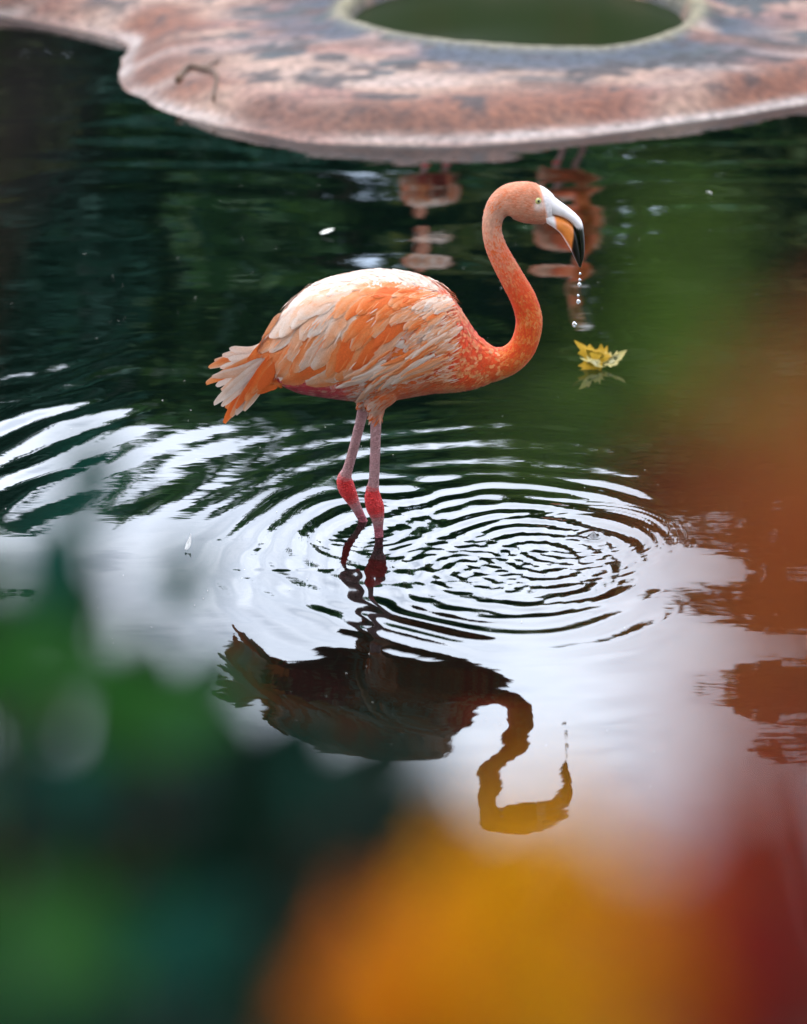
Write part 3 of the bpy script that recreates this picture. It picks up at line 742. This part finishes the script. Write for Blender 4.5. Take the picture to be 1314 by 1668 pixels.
# bill: upper and lower mandible
b_top = [(892, 312), (910, 327), (925, 338), (938, 349), (947.5, 361), (951, 380), (952, 400), (951, 417), (946, 435)]
b_gap = [(888, 345), (904, 349.5), (918, 354), (930, 362), (938, 373), (942, 388), (944, 404), (945.5, 419), (944.5, 435)]
b_bot = [(890, 362), (902, 370), (912, 379), (918, 388), (924, 398), (930, 408), (935, 419), (939.5, 428), (943, 435)]
bw_ = [15, 15.5, 14.5, 13.5, 12.5, 10.5, 8, 5, 1.6]
def mandible(name, A_, B_, upper):
    A_ = catmull(np.array(A_, float), 5); B_ = catmull(np.array(B_, float), 5); W_ = catmull(np.array([(w, 0) for w in bw_], float), 5)[:, 0]
    V, C_ = [], []; n_ = len(A_); sg = 28
    for i in range(n_):
        a_, c_ = PY(*A_[i]), PY(*B_[i]); m_ = (a_ + c_) / 2; h_ = (a_ - c_) / 2
        idx = i / 5
        for k in range(sg):
            th = 2 * math.pi * k / sg; cs, sn = math.cos(th), math.sin(th); e = .85
            y = math.copysign(abs(cs) ** e, cs) * W_[i] * KPX * (.96 if upper else 1)
            if upper and sn < 0: y *= 1 + .10 * sn
            V.append(m_ + h_ * math.copysign(abs(sn) ** e, sn) + Vector((0, y, 0)))
            wht = np.array([.80, .73, .71]); org = np.array([.84, .25, .045]); blk = np.array([.005, .004, .005])
            if upper:
                lim = 4.0 + .35 * sn
                c = mixc(wht[None], blk[None], np.array([s_curve((idx - lim) / .25)]))[0]
                if sn < -.93 and idx > .8: c = blk
                if .9 < idx + .15 * sn < 2.6 and .08 < sn < .2 and abs(cs) > .5 and 1.9 < idx: c = np.array([.12, .07, .07])
            else:
                lim = 4.1 - .9 * sn
                g = s_curve((idx - .9 + .25 * sn) / .4) * s_curve((sn + .93) / .25)
                c = wht * (1 - g) + org * g
                f_ = s_curve((idx - lim) / .2); c = c * (1 - f_) + blk * f_
            C_.append(c)
    F = []
    for i in range(n_ - 1):
        for k in range(sg):
            k2 = (k + 1) % sg; F.append((i * sg + k, i * sg + k2, (i + 1) * sg + k2, (i + 1) * sg + k))
    F.append(tuple(range(sg - 1, -1, -1))); F.append(tuple((n_ - 1) * sg + k for k in range(sg)))
    o = meshobj(name, V, F, M_bill, flam, True, C_)
    return o
mandible('upper_bill', b_top, b_gap, True)['label'] = 'white upper bill with black tip'
mandible('lower_bill', b_gap, b_bot, False)['label'] = 'orange lower bill with black tip'
# eyes
body_bvh = BVHTree.FromPolygons([Vector(v) for v in bco], [tuple(p.vertices) for p in body_me.polygons])
h = body_bvh.ray_cast(CAM, ray(875.5, 328).normalized())
ey = h[0]; er = 6.4 * KPX
for sgn in (1, -1):
    c0 = Vector((ey.x, (ey.y + er * .62) * sgn, ey.z)); V, F, C_ = [], [], []
    nr, ns = 14, 20
    fwd_ = Vector((.25, -1 * sgn, .12)).normalized(); q = fwd_.to_track_quat('Z', 'Y')
    for i in range(nr + 1):
        ph = math.pi * i / nr
        for k in range(ns):
            th = 2 * math.pi * k / ns
            V.append(c0 + q @ Vector((math.sin(ph) * math.cos(th), math.sin(ph) * math.sin(th), math.cos(ph))) * er)
            C_.append((.01, .01, .01) if i <= 1 else (.50, .46, .14) if i <= 4 else (.16, .12, .04) if i == 5 else (.75, .62, .50))
    for i in range(nr):
        for k in range(ns):
            k2 = (k + 1) % ns; F.append((i * ns + k, i * ns + k2, (i + 1) * ns + k2, (i + 1) * ns + k))
    meshobj('eye', V, F, M_eye, flam, True, C_)['label'] = 'pale yellow eye'

# companions on the island just above the frame, mirrored in the water
def copy_tree(o, parent=None):
    c = o.copy(); COL.objects.link(c); c.parent = parent
    for ch in o.children: copy_tree(ch, c)
    return c
def companion(x, y, rz, s, label):
    o = copy_tree(flam); gz = .145
    o.matrix_world = Matrix.Translation((x, y, gz)) @ Matrix.Rotation(rz, 4, 'Z') @ Matrix.Scale(s, 4) @ Matrix.Translation((0, 0, -FOOT_Z))
    o['label'] = label
companion(.10, 5.6, R(97), 1.0, 'flamingo standing on the island beyond the basin, mirrored left of the wading bird\'s neck')
companion(.66, 5.4, R(-80), 1.1, 'flamingo facing the water on the island, mirrored below the wading bird\'s bill')

# ------------------------------------------------------------------ floating things and drops
def leaf_outline(kind):
    if kind == 'maple':
        half = [(0, 0), (.10, -.06), (.30, -.10), (.26, .04), (.46, .08), (.38, .18), (.56, .38), (.40, .36), (.34, .46), (.24, .42), (.20, .62), (.12, .60), (.0, .92)]
    else:
        half = [(0, 0), (.10, .06), (.20, .18), (.27, .34), (.29, .50), (.25, .66), (.17, .80), (.08, .92), (0, 1.0)]
    return half
def maple_mesh(size, curl, fold, col1, col2, r, name, mat=None):
    half = [(.0, -.02), (.12, -.10), (.30, -.16), (.24, -.03), (.44, .02), (.36, .10), (.55, .26), (.42, .27), (.46, .42), (.30, .38), (.20, .40), (.25, .62), (.14, .60), (.10, .74), (.0, .95)]
    out = half + [(-x, y) for (x, y) in half[-2:0:-1]]
    c = (0, .2); V, C_ = [], []
    bend = lambda x, y: (x * size, y * size, (fold * abs(x) + curl * (y - .2) ** 2 * (1 if y > .2 else .4) + .06 * math.sin(9 * x + 5 * y)) * size)
    V.append(bend(*c)); C_.append(np.asarray(col1))
    for f, cc in ((.45, np.asarray(col1) * .6 + np.asarray(col2) * .4), (.8, col2), (1.0, col2)):
        for (x, y) in out:
            V.append(bend(c[0] + (x - c[0]) * f, c[1] + (y - c[1]) * f)); C_.append(np.asarray(cc) * r.uniform(.88, 1.1))
    m = len(out); F = [(0, 1 + (i + 1) % m, 1 + i) for i in range(m)]
    for q in range(2):
        F += [(1 + q * m + i, 1 + q * m + (i + 1) % m, 1 + (q + 1) * m + (i + 1) % m, 1 + (q + 1) * m + i) for i in range(m)]
    F = [tuple(reversed(f)) if len(f) == 4 else f for f in F]
    me_ = bpy.data.meshes.new(name); me_.from_pydata(V, [], F)
    me_.polygons.foreach_set('use_smooth', [True] * len(F))
    a_ = me_.color_attributes.new('col', 'FLOAT_COLOR', 'POINT'); cl = np.ones((len(V), 4), np.float32); cl[:, :3] = np.array(C_); a_.data.foreach_set('color', cl.ravel())
    me_.materials.append(mat or M_leaf); return me_
def leaf_mesh(kind, size, curl, fold, col1, col2, r, name, mat=None):
    if kind == 'maple': return maple_mesh(size, curl, fold, col1, col2, r, name, mat)
    half = leaf_outline(kind); mb_ = MB()
    V, C_ = [], []
    def bend(x, y):
        z = fold * abs(x) + curl * (y * y) - .25 * curl * x * x
        return (x * size, y * size, z * size)
    spine = [p[1] for p in half]
    for s in (-1, 1):
        pts = []
        for (x, y) in half:
            V.append(bend(0, max(0, min(y, .9)) if kind == 'maple' else y)); C_.append(np.asarray(col1) * r.uniform(.9, 1.1))
            V.append(bend(s * x * .5, y)); C_.append(np.asarray(col1) * r.uniform(.85, 1.1))
            V.append(bend(s * x, y)); C_.append(np.asarray(col2) * r.uniform(.8, 1.1))
    n_ = len(half); F = []
    for q in range(2):
        o = q * n_ * 3
        for i in range(n_ - 1):
            for j in range(2):
                f = (o + i * 3 + j, o + i * 3 + j + 1, o + (i + 1) * 3 + j + 1, o + (i + 1) * 3 + j)
                F.append(f if q else tuple(reversed(f)))
    me_ = bpy.data.meshes.new(name); me_.from_pydata(V, [], F)
    me_.polygons.foreach_set('use_smooth', [True] * len(F))
    a_ = me_.color_attributes.new('col', 'FLOAT_COLOR', 'POINT'); c = np.ones((len(V), 4), np.float32); c[:, :3] = np.array(C_); a_.data.foreach_set('color', c.ravel())
    me_.materials.append(mat or M_leaf); return me_
r0 = random.Random(5)
# curled yellow leaf afloat right of the neck
lp = PZ(972, 596)
fl = empty('fallen_leaf', lp); tag(fl, 'curled yellow maple leaf floating right of the flamingo\'s neck', 'leaf')
m1 = leaf_mesh('maple', .092, .25, -.12, (.62, .36, .03), (.58, .32, .025), r0, 'leaf_blade')
o = link(bpy.data.objects.new('leaf_blade', m1), fl); o.matrix_local = Matrix.Translation((.012, -.004, .012)) @ Matrix.Rotation(R(34), 4, 'X') @ Matrix.Rotation(R(48), 4, 'Z')
m2 = leaf_mesh('maple', .062, .5, .35, (.72, .66, .42), (.70, .56, .22), r0, 'leaf_lobe')
for (x, y, rz, rx, rys) in ((.022, -.008, -70, 20, 10), (.004, -.016, 110, 16, -6)):
    o = link(bpy.data.objects.new('leaf_lobe', m2), fl); o.location = (x, y, .006); o.rotation_euler = (R(rx), R(rys), R(rz))
o = meshobj('stalk', *tube(catmull([(.0, 0, .006), (.03, .0, .018), (.058, .006, .03)], 4), np.linspace(.0022, .0013, 9), 6), M_twig, fl)
# white petal, small feather, specks
M_white = attr_mat('white_bits', rough=.6, noise_scale=50, amount=.1, bump_d=.0004)
me_ = leaf_mesh('oval', .040, .3, .35, (.8, .78, .70), (.75, .73, .6), r0, 'white_petal', M_white)
o = link(bpy.data.objects.new('white_petal', me_)); p_ = PZ(533, 383); o.location = (p_.x - .02, p_.y, .004); o.rotation_euler = (0, 0, R(-80)); tag(o, 'small white petal floating on dark water above the flamingo\'s back', 'petal')
o = link(bpy.data.objects.new('white_petal', me_)); p_ = PZ(1158, 318); o.location = (p_.x, p_.y, .004); o.scale = (.35, .35, .35); o.rotation_euler = (0, 0, R(50)); tag(o, 'tiny white petal afloat at right between bill and island', 'petal')
mbf = MB(); V, F = [], []
for i in range(9):
    t = i / 8
    for u in (-1, 0, 1): V.append((.034 * t, u * .005 * math.sin(math.pi * min(1, t * .9 + .08)), .002 + .02 * t * t + .003 * (1 - u * u)))
F = [(i * 3 + j, (i + 1) * 3 + j, (i + 1) * 3 + j + 1, i * 3 + j + 1) for i in range(8) for j in range(2)]
o = meshobj('floating_feather', V, F, M_white, None, True, [(.7, .68, .66)] * len(V)); o.location = PZ(302, 900) + Vector((0, 0, .003)); o.rotation_euler = (0, 0, R(75)); tag(o, 'small white feather floating left of the flamingo\'s legs', 'feather')
sp = MB()
for _ in range(150):
    x, y = rng.uniform(0, 1314), rng.uniform(260, 1300); p = np.array(PZ(x, y)); s = rng.uniform(.0006, .0013); p[2] = .003
    sp.add([p + np.array([s, 0, 0]), p + np.array([0, s * 1.4, 0]), p - np.array([s, 0, 0]), p - np.array([0, s * 1.4, 0]), p + np.array([0, 0, s])], [(0, 1, 4), (1, 2, 4), (2, 3, 4), (3, 0, 4)], (.5, .48, .42))
tag(sp.build('floating_specks', M_white), 'pale dust specks scattered on the pond surface', 'specks', kind='stuff')
M_drop, n, b = newmat('water_drop'); b.inputs['Transmission Weight'].default_value = 1; b.inputs['Roughness'].default_value = 0; b.inputs['IOR'].default_value = 1.33; b.inputs['Base Color'].default_value = (1, 1, 1, 1)
drops = [(944.5, 446, 2.0, 'topmost tiny water drop just under the flamingo\'s bill tip'), (944, 456, 2.2, 'second water drop below the bill, close under the topmost'), (943.5, 464, 3.2, 'large water drop, third below the bill'), (941.5, 482, 2.2, 'small water drop, fourth below the bill'), (941.8, 492, 3.4, 'large round water drop, fifth below the bill'), (935.5, 529, 4.0, 'lowest and largest water drop falling above the yellow leaf')]
for (x, y, r_, lb) in drops:
    V, F = [], []; nr, ns = 8, 12; c0 = PY(x, y)
    for i in range(nr + 1):
        ph = math.pi * i / nr
        for k in range(ns):
            th = 2 * math.pi * k / ns; st = 1.25 if i < nr / 2 else 1.0
            V.append(Vector((math.sin(ph) * math.cos(th), math.sin(ph) * math.sin(th), math.cos(ph) * st)) * r_ * KPX)
    for i in range(nr):
        for k in range(ns):
            k2 = (k + 1) % ns; F.append((i * ns + k, i * ns + k2, (i + 1) * ns + k2, (i + 1) * ns + k))
    o = meshobj('water_drop', V, F, M_drop); o.location = c0; tag(o, lb, 'water drop', 'drops falling from the bill')

def island_z(x, y):
    return float(IZ[np.abs(iy - y).argmin(), np.abs(ix - x).argmin()])
def on_island(px, py):
    p = PZ(px, py, .11); return Vector((p.x, p.y, island_z(p.x, p.y)))
tw0 = on_island(322, 112)
tp = [on_island(*q) + Vector((0, 0, h_)) - tw0 for (q, h_) in (((288, 108), .006), ((306, 97), .010), ((330, 101), .012), ((352, 114), .010), ((346, 134), .006))]
mbt = MB(); cp = catmull([tuple(v) for v in tp], 4); mbt.add(*tube(cp, np.linspace(.011, .005, len(cp)), 7)); cp2 = catmull([tuple(tp[2]), tuple(tp[2] + Vector((.03, .05, .006))), tuple(tp[2] + Vector((.05, .12, .0)))], 3); mbt.add(*tube(cp2, np.linspace(.006, .003, len(cp2)), 6))
o = mbt.build('fallen_twig', M_twig); o.location = tw0; tag(o, 'dark crooked twig lying on the left of the island', 'twig')
# ------------------------------------------------------------------ plants close to the camera on the near bank
def plant(name, label, root_xy, leaves, kind, size, cols, seed, stem_r=.006, extra=0, ext_box=None, mat=None):
    r = random.Random(seed); g = float(ground_h(np.array([root_xy[0]]), np.array([root_xy[1]]))[0])
    base = Vector((root_xy[0], root_xy[1], g - .05))
    root = empty(name, (root_xy[0], root_xy[1], g)); tag(root, label, 'plant', 'plants on the near bank')
    meshes = [leaf_mesh(kind, size * f, r.uniform(-.25, .1), r.uniform(-.12, .18), np.array(c) * r.uniform(.92, 1.05), np.array(c2), r, 'leaf', mat) for (c, c2) in cols for f in (.8, 1.0, 1.2)]
    off = root.location.copy()
    targets = [(Vector(q), ci) for (q, ci) in leaves]
    for _ in range(extra):
        q = Vector([r.uniform(a_, b_) for (a_, b_) in ext_box]); targets.append((q, r.randrange(len(cols))))
    stems = [[] for _ in range(max(3, len(targets) // 6))]
    targets.sort(key=lambda t: t[0].x + t[0].z * .3)
    per = math.ceil(len(targets) / len(stems))
    for k in range(len(stems)):
        grp = targets[k * per:(k + 1) * per]
        if not grp: continue
        c = sum((q for q, _ in grp), Vector()) / len(grp); tip = c + (c - base).normalized() * -.05
        mid = base.lerp(tip, .5) + Vector((r.uniform(-.06, .06), -.08, .05))
        mbs = MB(); pth = catmull([base + Vector((r.uniform(-.05, .05), r.uniform(-.05, .05), 0)), mid, tip], 7)
        mbs.add(*tube(pth - np.array(off), np.linspace(stem_r, stem_r * .35, len(pth)), 7))
        for q, ci in grp:
            a0 = Vector(pth[-1 - r.randrange(0, 3)]); dirv = (q - a0)
            tw = catmull([a0, a0.lerp(q, .55) + Vector((0, 0, .02)), q], 4)
            mbs.add(*tube(tw - np.array(off), np.linspace(stem_r * .35, .0012, len(tw)), 5))
            o = link(bpy.data.objects.new('leaf', meshes[ci * 3 + r.randrange(3)]), root)
            o.location = q - off
            tocam = (CAM - q).normalized()
            upv = (Vector((r.uniform(-.6, .6), r.uniform(-.6, .6), 1.0)) * .9 + tocam * .9).normalized()
            o.rotation_mode = 'QUATERNION'
            ax = dirv - upv * dirv.dot(upv); ax.normalize(); sx = ax.cross(upv)
            o.rotation_quaternion = Matrix((sx, ax, upv)).transposed().to_quaternion()
        mbs.build('stem', M_twig, root)
    return root
YEL = [((.95, .50, .002), (.92, .40, .002)), ((.88, .30, .004), (.80, .22, .004))]
RED = [((.55, .035, .022), (.46, .026, .018)), ((.66, .20, .045), (.56, .13, .03))]
GRN = [((.020, .115, .012), (.017, .092, .010)), ((.006, .070, .046), (.005, .058, .038)), ((.004, .020, .011), (.004, .016, .009))]  # green, teal, and a near-black tone standing in for shade deep in the shrub
BRN = [((.008, .005, .006), (.007, .004, .005))]
LGR = [((.12, .22, .015), (.08, .17, .012))]
plant('yellow_maple', 'bright yellow-orange maple sprig, blurred, at bottom right of centre', (.06, -4.72),
      [(P(900, 1510, .58), 0), (P(800, 1550, .64), 0), (P(1000, 1610, .58), 0), (P(700, 1650, .68), 1), (P(880, 1630, .56), 0), (P(1020, 1550, .60), 0), (P(620, 1620, .74), 1), (P(1090, 1660, .60), 0), (P(780, 1660, .60), 0), (P(940, 1570, .68), 0), (P(720, 1580, .72), 1), (P(1010, 1700, .60), 0), (P(860, 1710, .62), 1), (P(1140, 1700, .58), 1), (P(660, 1710, .66), 1), (P(860, 1530, .60), 0), (P(940, 1770, .58), 0), (P(1060, 1760, .58), 0), (P(1000, 1660, .64), 0), (P(820, 1760, .60), 1), (P(900, 1580, .64), 0)],
      'maple', .038, YEL, 21, extra=16, ext_box=((-.02, .12), (-4.92, -4.75), (1.35, 1.60)), mat=M_glow)
plant('red_maple', 'red-brown maple sprig, strongly blurred, along the right edge', (.34, -4.85),
      [(P(1310, 1300, .42), 0), (P(1240, 1490, .46), 0), (P(1360, 1090, .36), 1), (P(1330, 1420, .42), 0), (P(1220, 1660, .48), 0), (P(1330, 1560, .43), 0), (P(1340, 880, .36), 1), (P(1350, 740, .36), 1), (P(1290, 1040, .36), 1), (P(1300, 1790, .46), 0), (P(1200, 1770, .48), 0), (P(1210, 1380, .45), 1), (P(1280, 1600, .50), 0), (P(1330, 1680, .44), 0), (P(1290, 1180, .42), 1), (P(1260, 1720, .46), 0), (P(1350, 1720, .45), 0), (P(1290, 1640, .47), 0)],
      'maple', .030, RED, 22, extra=18, ext_box=((.10, .2), (-5.0, -4.85), (1.4, 1.85)), mat=M_glow)
shrub = [(-20, 965, 0), (30, 1080, 0), (110, 1130, 1), (40, 1200, 0), (262, 1040, 1), (165, 850, 1), (70, 1010, 1), (330, 1150, 2), (180, 1190, 2), (250, 1230, 1), (380, 1240, 1), (480, 1330, 1), (590, 1380, 1), (680, 1420, 2), (430, 1300, 2), (10, 1150, 1), (140, 1060, 2), (-60, 1010, 1), (-90, 1100, 0), (-50, 1160, 2), (-90, 1230, 1), (-60, 1290, 0), (-90, 1350, 2), (-30, 1320, 2), (-80, 1420, 0), (60, 1130, 2), (-40, 1060, 2), (440, 1270, 2), (500, 1300, 1), (540, 1340, 2), (400, 1330, 2), (470, 1360, 1), (570, 1440, 2), (630, 1470, 2), (300, 1190, 1)]
for k in range(230):
    u, v = rng.random(), rng.random() ** .75
    x = -110 + 810 * u; y0 = 1130 + .42 * max(0, x) + 60 * math.sin(x * .021); y = y0 + (1730 - y0) * v
    shrub.append((x, y, int(rng.choice([0, 0, 1, 2, 2] if x < 330 else [1, 2, 2, 2, 2]))))
plant('green_shrub', 'dark green shrub with rounded leaves, blurred, at lower left', (-.42, -4.15),
      [(P(x, y, float(rng.uniform(.82, 1.3))), c) for (x, y, c) in shrub],
      'oval', .042, GRN, 23, stem_r=.006, extra=50, ext_box=((-.42, -.06), (-4.4, -4.0), (.75, 1.15)))
plant('copper_shrub', 'dark copper-leaved shrub, a black-brown blur at the left edge', (-.55, -4.6),
      [(P(-25, 110, .70), 0), (P(10, 190, .72), 0), (P(-10, 270, .68), 0), (P(-30, 360, .70), 0), (P(20, 330, .75), 0)],
      'oval', .032, BRN, 24, extra=14, ext_box=((-.3, -.17), (-4.75, -4.5), (1.2, 1.9)))
plant('lime_shrub', 'light green sprig, a soft green blur right of the bird', (.62, -4.35),
      [(P(1120, 500, .60), 0), (P(980, 720, .62), 0), (P(1060, 640, .55), 0), (P(1190, 400, .60), 0), (P(1140, 600, .66), 0), (P(1260, 560, .52), 0), (P(1230, 720, .50), 0)],
      'oval', .022, LGR, 25, stem_r=.003, extra=16, ext_box=((.22, .5), (-4.7, -4.3), (1.2, 2.1)))
